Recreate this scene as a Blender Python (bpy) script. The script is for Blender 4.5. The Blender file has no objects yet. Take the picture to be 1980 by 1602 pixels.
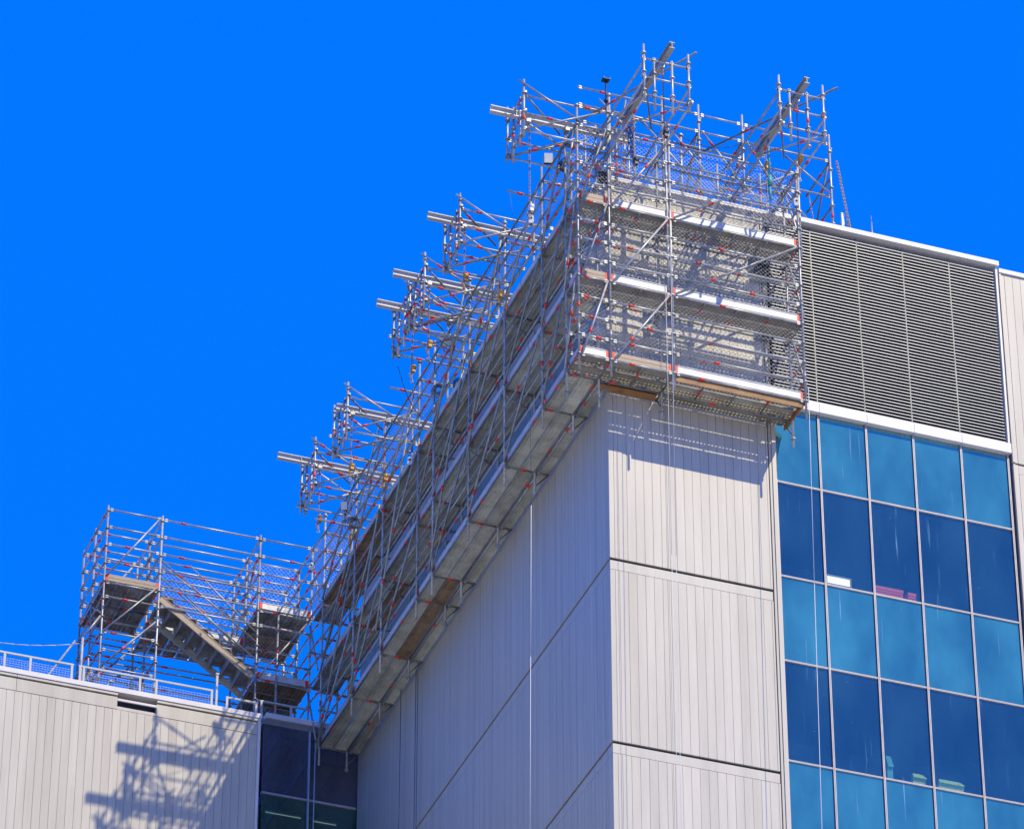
import bpy, bmesh, math, random
from mathutils import Vector, Matrix, Quaternion
random.seed(7)
scene = bpy.context.scene
C = scene.collection

# ------------------------------------------------------------------ camera
cam_d = bpy.data.cameras.new('camera'); cam = bpy.data.objects.new('camera', cam_d); C.objects.link(cam)
scene.camera = cam
cam.location = (-29.4868, -74.1188, 1.7)
R_ = Vector((0.93845375, -0.34540486, -0.00022475)); U_ = Vector((-0.19452471, -0.52905476, 0.82599104)); F_ = Vector((0.28542022, 0.77511067, 0.5636832))
cam.rotation_euler = Matrix((R_, U_, -F_)).transposed().to_euler()
cam_d.sensor_fit = 'HORIZONTAL'; cam_d.sensor_width = 36.0; cam_d.lens = 36.0*8688.48/1980.0
cam_d.clip_start = 1.0; cam_d.clip_end = 9000.0

# ------------------------------------------------------------------ sky and sun
SUN = Vector((0.57, -1.0, 1.32)).normalized()
elev = math.asin(SUN.z); azim = math.atan2(SUN.x, SUN.y)
world = bpy.data.worlds.new('World'); scene.world = world; world.use_nodes = True
nt = world.node_tree; nt.nodes.clear()
wo = nt.nodes.new('ShaderNodeOutputWorld'); bg = nt.nodes.new('ShaderNodeBackground')
sky = nt.nodes.new('ShaderNodeTexSky'); sky.sky_type = 'NISHITA'; sky.sun_disc = False
sky.sun_elevation = elev; sky.sun_rotation = azim; sky.air_density = 1.0; sky.dust_density = 0.0; sky.ozone_density = 6.0
tint = nt.nodes.new('ShaderNodeMix'); tint.data_type = 'RGBA'; tint.blend_type = 'MULTIPLY'; tint.inputs[0].default_value = 1.0
SKY_TINT = (0.006, 0.90, 3.95)
tint.inputs[7].default_value = (*SKY_TINT, 1)
gam = nt.nodes.new('ShaderNodeGamma'); gam.inputs[1].default_value = 0.30
nt.links.new(sky.outputs[0], gam.inputs[0]); nt.links.new(gam.outputs[0], tint.inputs[6]); nt.links.new(tint.outputs[2], bg.inputs[0]); nt.links.new(bg.outputs[0], wo.inputs[0])
bg.inputs[1].default_value = 0.15
sd = bpy.data.lights.new('sun', 'SUN'); so = bpy.data.objects.new('sun', sd); C.objects.link(so)
sd.energy = 3.7; sd.angle = math.radians(0.42); sd.color = (1.0, 0.88, 0.60)
so.rotation_euler = (-SUN).to_track_quat('-Z', 'Y').to_euler(); so.location = (40, -60, 120)
scene.view_settings.view_transform = 'Standard'; scene.view_settings.look = 'None'
scene.view_settings.exposure = 0.35; scene.view_settings.gamma = 1.0; scene.view_settings.use_curve_mapping = False

# ------------------------------------------------------------------ materials
def mat(name, col, rough=0.5, metal=0.0, noise=0.0, nscale=4.0, col2=None, rnd=0.0, bump=0.0, bscale=20.0, stretch=None, spec=0.5):
    m = bpy.data.materials.new(name); m.use_nodes = True; t = m.node_tree; b = t.nodes['Principled BSDF']
    b.inputs['Roughness'].default_value = rough; b.inputs['Metallic'].default_value = metal
    b.inputs['Specular IOR Level'].default_value = spec
    c = (*col, 1); b.inputs['Base Color'].default_value = c
    tc = t.nodes.new('ShaderNodeNewGeometry'); mp = t.nodes.new('ShaderNodeMapping'); t.links.new(tc.outputs['Position'], mp.inputs[0])
    if stretch: mp.inputs['Scale'].default_value = stretch
    out = None
    if noise > 0 or col2:
        n = t.nodes.new('ShaderNodeTexNoise'); n.inputs['Scale'].default_value = nscale; n.inputs['Detail'].default_value = 6; n.inputs['Roughness'].default_value = .65
        t.links.new(mp.outputs[0], n.inputs['Vector'])
        r = t.nodes.new('ShaderNodeValToRGB'); r.color_ramp.elements[0].position = .38; r.color_ramp.elements[1].position = .68
        d = col2 if col2 else tuple(v*(1-noise) for v in col)
        r.color_ramp.elements[0].color = c; r.color_ramp.elements[1].color = (*d, 1)
        t.links.new(n.outputs[0], r.inputs[0]); out = r.outputs[0]
    if rnd > 0:
        oi = t.nodes.new('ShaderNodeObjectInfo'); mr = t.nodes.new('ShaderNodeMapRange'); mr.inputs[3].default_value = 1-rnd; mr.inputs[4].default_value = 1+rnd
        t.links.new(oi.outputs['Random'], mr.inputs[0])
        hv = t.nodes.new('ShaderNodeHueSaturation'); t.links.new(mr.outputs[0], hv.inputs['Value'])
        if out: t.links.new(out, hv.inputs['Color'])
        else: hv.inputs['Color'].default_value = c
        out = hv.outputs[0]
    if out: t.links.new(out, b.inputs['Base Color'])
    if bump > 0:
        n2 = t.nodes.new('ShaderNodeTexNoise'); n2.inputs['Scale'].default_value = bscale; n2.inputs['Detail'].default_value = 4; t.links.new(mp.outputs[0], n2.inputs['Vector'])
        bp = t.nodes.new('ShaderNodeBump'); bp.inputs['Strength'].default_value = bump; bp.inputs['Distance'].default_value = .02
        t.links.new(n2.outputs[0], bp.inputs['Height']); t.links.new(bp.outputs[0], b.inputs['Normal'])
    return m
M = {}
M['galv'] = mat('galvanised_tube', (.47, .47, .46), .42, .3, nscale=6, col2=(.27, .27, .25), rnd=.22)
M['galv_old'] = mat('weathered_steel', (.26, .27, .26), .55, .35, nscale=5, col2=(.16, .15, .12), rnd=.2)
M['red'] = mat('red_marking_paint', (.85, .06, .03), .55, nscale=15, noise=.35)
M['beam'] = mat('steel_beam', (.56, .55, .53), .45, .1, nscale=1.5, noise=.15)
M['plank'] = mat('steel_plank', (.58, .58, .49), .6, .0, nscale=2.2, col2=(.36, .36, .27), rnd=.2, bump=.2)
M['stair'] = mat('dark_stair_plank', (.38, .39, .39), .6, .1, nscale=3, col2=(.16, .15, .13), rnd=.2)
M['galvshade'] = mat('shade_toned_galvanised_tube', (.37, .40, .38), .5, .2, nscale=6, col2=(.24, .25, .21), rnd=.2)  # galvanised tube with the side's shade put into its colour
M['plankf'] = mat('brown_grey_plank', (.34, .315, .25), .6, .0, nscale=2.2, col2=(.2, .17, .11), rnd=.2, bump=.2)
M['beamshade'] = mat('shade_toned_steel_beam', (.36, .36, .35), .5, .1, nscale=1.5, noise=.2)  # beam steel with the shade of the front webs put into the colour
M['plank_rust'] = mat('stained_plank', (.42, .31, .19), .7, .0, nscale=3, col2=(.24, .15, .08), rnd=.2)
M['timber'] = mat('pine_board', (.50, .40, .27), .7, .0, nscale=8, col2=(.36, .27, .17), stretch=(1, 1, 8), rnd=.1)
M['ply'] = mat('orange_plywood', (.34, .17, .055), .6, .0, nscale=5, col2=(.2, .09, .03))
M['toe'] = mat('pale_toe_board', (.60, .59, .56), .5, .1, nscale=5, noise=.22, rnd=.06)
M['wire'] = mat('chain_link_wire', (.50, .51, .52), .45, .4, rnd=.1)
M['clad'] = mat('pale_cladding', (.515, .475, .395), .42, .0, nscale=.8, noise=.18, rnd=.07, stretch=(3.5, 3.5, .3))
M['cladside'] = mat('pale_cladding_side', (.515, .475, .395), .36, .0, nscale=.9, noise=.20, stretch=(1, 5, .12))
M['joint'] = mat('dark_joint', (.035, .035, .04), .6)
M['capw'] = mat('pale_coping', (.70, .67, .64), .4, nscale=2, noise=.12)
M['mull'] = mat('anodised_mullion', (.50, .46, .47), .45, .1, nscale=3, noise=.15)
M['gasket'] = mat('black_gasket', (.02, .02, .025), .5)
M['blade'] = mat('louvre_blade', (.36, .38, .41), .4, .2, nscale=3, noise=.15, rnd=.05)
M['dark'] = mat('louvre_painted_shade', (.014, .016, .026), .8)  # near-black colour stands in for the shade in the louvre slots
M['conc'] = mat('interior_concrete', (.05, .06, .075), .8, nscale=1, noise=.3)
M['roof'] = mat('roof_membrane', (.25, .25, .25), .8, nscale=1, noise=.3)
M['ground'] = mat('paved_ground', (.58, .565, .49), .85, nscale=.08, noise=.35)
M['yellow'] = mat('yellow_hoist_paint', (.62, .30, .03), .45, nscale=20, noise=.3)
M['chain'] = mat('rusty_chain', (.30, .15, .09), .5, .4, nscale=30, col2=(.45, .42, .38))
M['chain2'] = mat('zinc_chain', (.42, .40, .40), .4, .5, nscale=30, col2=(.25, .2, .17))
M['white'] = mat('white_casing', (.72, .72, .68), .4, nscale=8, noise=.15)
M['black'] = mat('black_rubber', (.02, .02, .022), .5)
M['rope'] = mat('white_rope', (.62, .62, .60), .8)
M['darkrope'] = mat('shade_toned_white_rope', (.11, .12, .14), .8)
M['cyan'] = mat('teal_sleeve', (.05, .32, .36), .5)
M['blue'] = mat('blue_sling', (.03, .07, .25), .6)
M['rail'] = mat('painted_guardrail', (.5, .5, .47), .45, nscale=4, noise=.15)
M['redbox'] = mat('red_box_plastic', (.9, .02, .01), .4)
M['lime'] = mat('lime_fabric', (.75, .85, .10), .7, nscale=12, col2=(.28, .5, .22))
M['mint'] = mat('mint_fabric', (.12, .5, .36), .7, nscale=12, noise=.3)

def emit(name, col, s):
    m = mat(name, col, .5); b = m.node_tree.nodes['Principled BSDF']
    b.inputs['Emission Color'].default_value = (*col, 1); b.inputs['Emission Strength'].default_value = s; return m
M['tube_light'] = emit('fluorescent_tube', (.65, 1., .8), .8)
M['lightbox'] = emit('lit_panel', (1., .98, .85), 1.0)

def glass(name, base, gl, transp, tintc):
    m = bpy.data.materials.new(name); m.use_nodes = True; t = m.node_tree; t.nodes.clear()
    o = t.nodes.new('ShaderNodeOutputMaterial')
    df = t.nodes.new('ShaderNodeBsdfDiffuse'); gs = t.nodes.new('ShaderNodeBsdfGlossy'); gs.inputs['Roughness'].default_value = .03
    gs.inputs['Color'].default_value = (*tintc, 1)
    g = t.nodes.new('ShaderNodeNewGeometry')
    # large soft mottling painted in as uneven reflections + vertical streaks of dirt
    mp = t.nodes.new('ShaderNodeMapping'); mp.inputs['Scale'].default_value = (1, 1, .55); t.links.new(g.outputs['Position'], mp.inputs[0])
    n = t.nodes.new('ShaderNodeTexNoise'); n.inputs['Scale'].default_value = .9; n.inputs['Detail'].default_value = 3; t.links.new(mp.outputs[0], n.inputs['Vector'])
    rr = t.nodes.new('ShaderNodeValToRGB'); rr.color_ramp.elements[0].position = .35; rr.color_ramp.elements[1].position = .7
    rr.color_ramp.elements[0].color = (*[v*.68 for v in base], 1); rr.color_ramp.elements[1].color = (*[v*1.3 for v in base], 1)
    t.links.new(n.outputs[0], rr.inputs[0])
    mp2 = t.nodes.new('ShaderNodeMapping'); mp2.inputs['Scale'].default_value = (14, 14, .55); t.links.new(g.outputs['Position'], mp2.inputs[0])
    n2 = t.nodes.new('ShaderNodeTexNoise'); n2.inputs['Scale'].default_value = 1.; n2.inputs['Detail'].default_value = 2; t.links.new(mp2.outputs[0], n2.inputs['Vector'])
    r2 = t.nodes.new('ShaderNodeMapRange'); r2.inputs[1].default_value = .70; r2.inputs[2].default_value = .82; r2.inputs[4].default_value = .55; t.links.new(n2.outputs[0], r2.inputs[0])
    vo = t.nodes.new('ShaderNodeTexVoronoi'); vo.inputs['Scale'].default_value = 2.3; t.links.new(g.outputs['Position'], vo.inputs['Vector'])
    r3 = t.nodes.new('ShaderNodeMapRange'); r3.inputs[1].default_value = .035; r3.inputs[2].default_value = .02; r3.inputs[3].default_value = 0; r3.inputs[4].default_value = .5; t.links.new(vo.outputs['Distance'], r3.inputs[0])
    ad = t.nodes.new('ShaderNodeMath'); ad.operation = 'ADD'; ad.use_clamp = True; t.links.new(r2.outputs[0], ad.inputs[0]); t.links.new(r3.outputs[0], ad.inputs[1])
    dm = t.nodes.new('ShaderNodeMix'); dm.data_type = 'RGBA'; t.links.new(ad.outputs[0], dm.inputs[0]); t.links.new(rr.outputs[0], dm.inputs[6]); dm.inputs[7].default_value = (.38, .5, .55, 1)
    t.links.new(dm.outputs[2], df.inputs['Color'])
    body = df.outputs[0]
    if transp > 0:
        tr = t.nodes.new('ShaderNodeBsdfTransparent'); tr.inputs['Color'].default_value = (.90, .95, .97, 1)
        fa = t.nodes.new('ShaderNodeMath'); fa.operation = 'SUBTRACT'; fa.inputs[0].default_value = transp; fa.use_clamp = True
        t.links.new(ad.outputs[0], fa.inputs[1])
        mx = t.nodes.new('ShaderNodeMixShader'); t.links.new(fa.outputs[0], mx.inputs[0]); t.links.new(body, mx.inputs[1]); t.links.new(tr.outputs[0], mx.inputs[2]); body = mx.outputs[0]
    lw = t.nodes.new('ShaderNodeLayerWeight'); lw.inputs[0].default_value = .3
    mr = t.nodes.new('ShaderNodeMapRange'); mr.inputs[3].default_value = gl; mr.inputs[4].default_value = 1.0; t.links.new(lw.outputs['Fresnel'], mr.inputs[0])
    bn = t.nodes.new('ShaderNodeTexNoise'); bn.inputs['Scale'].default_value = .5
    bp = t.nodes.new('ShaderNodeBump'); bp.inputs['Strength'].default_value = .12; bp.inputs['Distance'].default_value = .03; t.links.new(g.outputs['Position'], bn.inputs['Vector']); t.links.new(bn.outputs[0], bp.inputs['Height']); t.links.new(bp.outputs[0], gs.inputs['Normal'])
    m2 = t.nodes.new('ShaderNodeMixShader'); ft = t.nodes.new('ShaderNodeMath'); ft.operation = 'SUBTRACT'; ft.inputs[0].default_value = 1; t.links.new(g.outputs['Backfacing'], ft.inputs[1])
    fm = t.nodes.new('ShaderNodeMath'); fm.operation = 'MULTIPLY'; t.links.new(mr.outputs[0], fm.inputs[0]); t.links.new(ft.outputs[0], fm.inputs[1]); t.links.new(fm.outputs[0], m2.inputs[0]); t.links.new(body, m2.inputs[1]); t.links.new(gs.outputs[0], m2.inputs[2])
    t.links.new(m2.outputs[0], o.inputs[0]); return m
M['spandrel'] = glass('teal_spandrel_glass', (.045, .195, .20), .20, 0, (.75, .95, 1))
M['vision'] = glass('blue_vision_glass', (.09, .27, .32), .15, .89, (.75, .95, 1))
M['darkglass'] = glass('dark_violet_glass', (.115, .12, .15), .04, .35, (.55, .6, 1))

M['greenglass'] = glass('green_tinted_glass', (.07, .15, .13), .05, .5, (.6, .8, .8))

# ------------------------------------------------------------------ helpers
def tag(o, label=None, cat=None, group=None, kind=None):
    if label: o['label'] = label
    if cat: o['category'] = cat
    if group: o['group'] = group
    if kind: o['kind'] = kind
    return o
def thing(name, loc, label, cat, group=None):
    o = bpy.data.objects.new(name, None); o.empty_display_size = .3; C.objects.link(o); o.location = loc
    return tag(o, label, cat, group)
def link(name, me, parent=None, loc=(0, 0, 0), rot=None, base=None):
    o = bpy.data.objects.new(name, me); C.objects.link(o)
    p = Vector(loc)
    if parent is not None:
        o.parent = parent
        p = p - world_loc(parent)
    o.location = p
    if rot is not None: o.rotation_mode = 'QUATERNION'; o.rotation_quaternion = rot
    return o
def world_loc(o):
    v = Vector((0, 0, 0))
    while o is not None: v = v + Vector(o.location); o = o.parent
    return v
class MB:
    """collects simple shapes into one mesh"""
    def __init__(s): s.v = []; s.f = []; s.mi = []; s.sm = []
    def box(s, x0, x1, y0, y1, z0, z1, mi=0):
        n = len(s.v); s.v += [(x, y, z) for z in (z0, z1) for y in (y0, y1) for x in (x0, x1)]
        for q in ((0, 2, 3, 1), (4, 5, 7, 6), (0, 1, 5, 4), (2, 6, 7, 3), (0, 4, 6, 2), (1, 3, 7, 5)): s.f.append(tuple(n+i for i in q)); s.mi.append(mi); s.sm.append(False)
    def tube(s, p0, p1, r, n=8, mi=0, caps=True, r1=None, smooth=True):
        p0 = Vector(p0); p1 = Vector(p1); d = (p1-p0); 
        if d.length < 1e-6: return
        q = d.to_track_quat('Z', 'Y'); b = len(s.v); r1 = r if r1 is None else r1
        for p, rr in ((p0, r), (p1, r1)):
            for i in range(n):
                a = 2*math.pi*(i+.5)/n; s.v.append(tuple(p+q@Vector((rr*math.cos(a), rr*math.sin(a), 0))))
        for i in range(n):
            j = (i+1) % n; s.f.append((b+i, b+j, b+n+j, b+n+i)); s.mi.append(mi); s.sm.append(smooth)
        if caps: s.f.append(tuple(b+n-1-i for i in range(n))); s.f.append(tuple(b+n+i for i in range(n))); s.mi += [mi, mi]; s.sm += [False, False]
    def path(s, pts, r, n=6, mi=0):
        for a, b in zip(pts, pts[1:]): s.tube(a, b, r, n, mi)
    def quad(s, a, b, c, d, mi=0):
        n = len(s.v); s.v += [tuple(a), tuple(b), tuple(c), tuple(d)]; s.f.append((n, n+1, n+2, n+3)); s.mi.append(mi); s.sm.append(False)
    def torus(s, c, axis, R, r, n=14, m=6, mi=0):
        c = Vector(c); q = Vector(axis).to_track_quat('Z', 'Y'); b = len(s.v)
        for i in range(n):
            a = 2*math.pi*i/n
            for j in range(m):
                t = 2*math.pi*j/m; s.v.append(tuple(c+q@Vector(((R+r*math.cos(t))*math.cos(a), (R+r*math.cos(t))*math.sin(a), r*math.sin(t)))))
        for i in range(n):
            for j in range(m):
                s.f.append((b+i*m+j, b+((i+1) % n)*m+j, b+((i+1) % n)*m+(j+1) % m, b+i*m+(j+1) % m)); s.mi.append(mi); s.sm.append(True)
    def mesh(s, name, mats):
        me = bpy.data.meshes.new(name); me.from_pydata(s.v, [], s.f)
        for m in mats: me.materials.append(m)
        me.polygons.foreach_set('material_index', s.mi); me.polygons.foreach_set('use_smooth', s.sm); me.update(); return me
    def build(s, name, mats, parent=None, base=(0, 0, 0)):
        if not isinstance(mats, (list, tuple)): mats = [mats]
        me = s.mesh(name, mats)
        if parent is not None:
            me.transform(Matrix.Translation(-world_loc(parent)))
            o = bpy.data.objects.new(name, me); C.objects.link(o); o.parent = parent
        else:
            me.transform(Matrix.Translation(-Vector(base))); o = bpy.data.objects.new(name, me); C.objects.link(o); o.location = base
        return o
_cache = {}
def cached(key, fn):
    if key not in _cache: _cache[key] = fn()
    return _cache[key]
def boxpart(name, x0, x1, y0, y1, z0, z1, m, parent, kind=None):
    """a box part whose mesh is shared between equal sizes"""
    k = ('box', round(x1-x0, 3), round(y1-y0, 3), round(z1-z0, 3), m.name)
    def f():
        b = MB(); b.box(0, x1-x0, 0, y1-y0, 0, z1-z0); return b.mesh(name, [m])
    o = link(name, cached(k, f), parent, (x0, y0, z0))
    if kind: o['kind'] = kind
    return o

RING = 0.515
Z0 = 56.72
def zr(k): return Z0 + RING*k

# --- scaffold pieces -----------------------------------------------------
def m_upright(L, off, red):
    b = MB(); b.tube((0, 0, 0), (0, 0, L), .0265, 8)
    z = off
    while z < L-.02:
        if z > .02:
            b.tube((0, 0, z-.006), (0, 0, z+.006), .062, 8, smooth=False)
            b.tube((0, 0, z-.035), (0, 0, z+.035), .034, 8, smooth=False)
        z += RING
    # spigot joint
    if L > 2.4:
        for zz in (1.12, 3.15, 5.2):
            if zz < L: b.tube((0, 0, zz-.10), (0, 0, zz+.10), .031, 8)
    if red > 0 and L > .9: b.tube((0, 0, L*red), (0, 0, L*red+.13), .032, 8, 1)
    return b.mesh('upright', [M['galv'], M['red']])
def upright(par, x, y, z0, z1, red=None, name='upright', m=None):
    L = round(z1-z0, 2); off = round(((Z0-z0) % RING), 2)
    if red is None: red = random.choice((0, 0, .23, .41, .62, .77))
    me = cached(('up', L, off, red), lambda: m_upright(L, off, red))
    return link(name, me, par, (x, y, z0))
def m_bar(L, r, ends, red, mm):
    b = MB(); b.tube((0, 0, 0), (0, 0, L), r, 8)
    if ends:
        for z, s in ((0, 1), (L, -1)):
            b.box(-.016, .016, -.04, .035, min(z+s*.03, z+s*.10), max(z+s*.03, z+s*.10))
    if red > 0 and L > .6: b.tube((0, 0, L*red-.06), (0, 0, L*red+.07), r+.007, 8, 1)
    return b.mesh('bar', [M[mm], M['red']])
def bar(par, name, p0, p1, r=.0235, ends=True, red=None, mm='galv'):
    p0 = Vector(p0); p1 = Vector(p1); d = p1-p0; L = round(d.length, 2)
    if red is None: red = random.choice((.2, .32, .38, .62, 0, 0))
    me = cached(('bar', L, r, ends, red, mm), lambda: m_bar(L, r, ends, red, mm))
    # keep local Y as close to world -Z as possible
    z = d.normalized(); y = Vector((0, 0, 1)); 
    if abs(z.z) > .98: y = Vector((0, 1, 0))
    x = y.cross(z).normalized(); y = z.cross(x)
    q = Matrix((x, y, z)).transposed().to_quaternion()
    return link(name, me, par, p0, q)
def m_plank(L, w, mats, holes=True, rows=2):
    """steel plank along +X, width +Y, top at z=0; punched with rows of slots"""
    b = MB(); e = .004
    b.box(0, L, 0, .003, -.06, -e); b.box(0, L, w-.003, w, -.06, -e)          # side lips
    b.box(0, .02, .003, w-.003, -.045, -e); b.box(L-.02, L, .003, w-.003, -.045, -e)
    if not holes:
        b.box(0, L, 0, w, -e, 0)
        for fy in (.30, .68): b.box(.02, L-.02, w*fy-.010, w*fy+.010, -.034, -e)
        xx = .45
        while xx < L-.2: b.box(xx, xx+.03, .004, w-.004, -.022, -e-.0005); xx += .62
        return b.mesh('deck_plank', mats)
    hw = .022; ys = [w*.12, w*.5, w*.88] if rows == 3 else [w*.13, w*.87]
    edges = [0]
    for y in ys: edges += [y-hw/2, y+hw/2]
    edges.append(w)
    for i in range(0, len(edges), 2): b.box(0, L, edges[i], edges[i+1], -e, 0)
    n = max(2, int(L/.085))
    for y in ys:
        for i in range(n+1):
            xc = L*i/n; x0 = max(0, xc-.02); x1 = min(L, xc+.02)
            b.box(x0, x1, y-hw/2, y+hw/2, -e, 0)
    return b.mesh('deck_plank', mats)
def plank(par, x, y, z, L, w=.315, along='x', m='plank', holes=True, name='deck_plank', tilt=0):
    me = cached(('plank', round(L, 2), w, m, holes), lambda: m_plank(L, w, [M[m]], holes))
    if along == 'x': q = Quaternion((0, 0, 1), tilt); loc = (x, y, z)
    else: q = Quaternion((0, 0, 1), math.pi/2+tilt); loc = (x+w, y, z)
    return link(name, me, par, loc, q)
def m_toe(L, h, t, m, red):
    b = MB(); b.box(.07, L-.07, 0, t, 0, h)
    if m == 'timber': b.box(.07, L-.07, -.004, -.001, h*.45, h*.47, 2)
    else: b.box(.07, L-.07, -.012, -.001, h-.014, h); b.box(.07, L-.07, -.012, -.001, 0, .014)
    if red:
        b.box(0, .07, -.003, t+.003, 0, h, 1); b.box(L-.07, L, -.003, t+.003, 0, h, 1)
    else: b.box(0, .07, 0, t, 0, h); b.box(L-.07, L, 0, t, 0, h)
    return b.mesh('toe_board', [M[m], M['red'], M['joint']])
def toe(par, x, y, z, L, along='x', m='toe', h=.19, red=True):
    me = cached(('toe', round(L, 2), h, m, red), lambda: m_toe(L, h, .028, m, red))
    q = Quaternion((0, 0, 1), 0 if along == 'x' else -math.pi/2)
    loc = (x, y, z) if along == 'x' else (x, y+L, z)
    return link('toe_board', me, par, loc, q)
def m_net(L, H, pitch, r, ctr=0):
    b = MB(); s = pitch*math.sqrt(2)
    for sg in (1, -1):
        c = -H+s/2 if sg == 1 else s/2
        hi = L if sg == 1 else L+H
        while c < hi:
            # line x = c + sg*z
            pts = []
            za, zb = 0., H
            xa, xb = c+sg*za, c+sg*zb
            # clip to 0..L
            def cl(x, z): return (x, z)
            if sg == 1:
                if xa < 0: za = -c; xa = 0
                if xb > L: zb = L-c; xb = L
            else:
                if xa > L: za = c-L; xa = L
                if xb < 0: zb = c; xb = 0
            if zb-za > .03: b.tube((xa, sg*r, za), (xb, sg*r, zb), r, 4, caps=False)
            c += s
    for z in (0.0, H): b.tube((0, 0, z), (L, 0, z), r*1.6, 4)
    return b.mesh('chain_link_panel', [M['wire']])
def net(par, x, y, z, L, H, along='x', pitch=.075, r=.0028):
    me = cached(('net', round(L, 2), round(H, 2), pitch), lambda: m_net(L, H, pitch, r))
    q = Quaternion((0, 0, 1), 0 if along == 'x' else math.pi/2)
    return link('chain_link_panel', me, par, (x, y, z), q)
def coupler(par, p):
    def f():
        b = MB(); b.box(-.036, .036, -.038, .038, -.03, .03); b.tube((-.055, 0, 0), (.055, 0, 0), .014, 6); b.tube((0, -.055, .02), (0, .055, .02), .012, 6); return b.mesh('coupler', [M['galv_old']])
    return link('coupler', cached('coupler', f), par, p)

# ------------------------------------------------------------------ ground
g = MB(); g.quad((-4000, -4000, 0), (4000, -4000, 0), (4000, 4000, 0), (-4000, 4000, 0))
tag(g.build('ground', M['ground']), 'pale paved ground far below the towers, out of frame', kind='structure')

# ------------------------------------------------------------------ tower building
tower = thing('office_tower', (0, 0, 0), 'tall building with pale grooved metal cladding, grey louvres and blue curtain wall glass', 'building')
JZ = [39.1, 43.57, 48.02, 52.46, 56.93, 61.4]
TOP = 62.46
b = MB(); b.box(.045, 3.88, .05, 16.9, 0, 62.30); b.build('wall_core', M['joint'], tower)
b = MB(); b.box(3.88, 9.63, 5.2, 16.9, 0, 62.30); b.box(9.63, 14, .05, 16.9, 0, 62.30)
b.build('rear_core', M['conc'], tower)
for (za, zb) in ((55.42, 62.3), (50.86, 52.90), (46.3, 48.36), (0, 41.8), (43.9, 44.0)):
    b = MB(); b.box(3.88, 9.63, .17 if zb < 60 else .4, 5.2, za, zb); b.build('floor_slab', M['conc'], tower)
b = MB(); b.box(0.05, 13.9, .1, 16.85, 62.30, 62.34); b.build('roof_deck', M['roof'], tower)
# front cladding boards
W = [.12, .10, .205, .20, .20, .20, .20, .115, .03, .045, .165, .20, .20, .20, .20, .20, .20, .20, .20, .20, .20, .20, .05]
tot = sum(W); sc = 3.725/tot
segs = [(0.0, JZ[1]-.26)] + [(JZ[i]+.04, JZ[i+1]-.26) for i in range(1, 5)] + [(JZ[5]+.04, TOP-.01)]
for za, zb in segs:
    x = 0.0
    for w in W:
        w2 = w*sc
        y = random.uniform(0, .002)
        boxpart('cladding_board', round(x+.0035, 3), round(x+w2-.0035, 3), y, .045, za, zb, M['clad'], tower); x += w2
for j in JZ[1:]:
    boxpart('fascia_panel', .005, 3.715, 0.004, .045, j-.248, j-.03, M['clad'], tower)
b = MB(); b.box(3.745, 3.80, -.012, .05, 0, TOP-.01); b.build('edge_trim', M['clad'], tower)
b = MB(); b.box(3.808, 3.90, -.035, .16, 0, 57.3); b.build('edge_trim', M['clad'], tower)
# parapet cap
boxpart('parapet_cap', -.05, 3.92, -.05, .35, TOP, TOP+.10, M['capw'], tower)
boxpart('parapet_cap', -.05, .30, .36, 16.9, TOP, TOP+.10, M['capw'], tower)
# side cladding: 85 narrow boards, too fine to tell apart -> one mesh
b = MB(); n = 84; wy = 16.86/n
for za, zb in segs:
    for i in range(n):
        b.box(0.0 + (i % 2)*.0015, .04, .012+i*wy+.004, .012+(i+1)*wy-.004, za, zb)
for j in JZ[1:]:
    for k in range(3): b.box(.003, .04, .012+k*5.62+.005, .012+(k+1)*5.62-.005, j-.248, j-.03)
tag(b.build('side_cladding', M['cladside'], tower), kind='stuff')
# louvre wall
LX = [3.93, 4.99, 6.135, 7.275, 8.435, 9.587]
boxpart('louvre_shade_backing', 3.90, 9.60, .22, .30, 57.30, 62.40, M['dark'], tower)
boxpart('louvre_cap', 3.925, 9.66, -.06, .45, 62.48, 62.60, M['capw'], tower)
def m_blade(L):
    b = MB(); n = len(b.v)
    # sloping blade, slot shade painted into its colour, with a small front nose
    b.quad((0, .006, -.004), (L, .006, -.004), (L, .07, .05), (0, .07, .05), 1); b.quad((0, .07, .046), (L, .07, .046), (L, .006, -.008), (0, .006, -.008), 1)
    b.box(0, L, -.006, .006, -.016, .004)
    return b.mesh('louvre_blade', [M['blade'], M['dark']])
nb = 55
for i in range(5):
    L = LX[i+1]-LX[i]-.02
    me = cached(('blade', round(L, 3)), lambda: m_blade(L))
    for k in range(nb):
        link('louvre_blade', me, tower, (LX[i]+.01, .06, 57.66+k*(62.33-57.66)/(nb-1)))
for i, x in enumerate(LX):
    if 0 < i < 5: boxpart('louvre_mullion', x-.012, x+.012, .052, .20, 57.6, 62.42, M['galv_old'], tower)
    elif i == 5: boxpart('louvre_mullion', x-.0, x+.05, .0, .20, 57.6, 62.47, M['capw'], tower)
for i in range(5): boxpart('sill_band', LX[i]+.004, LX[i+1]-.004 + (.06 if i == 4 else 0), -.03, .15, 57.335, 57.585, M['capw'], tower)
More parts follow.
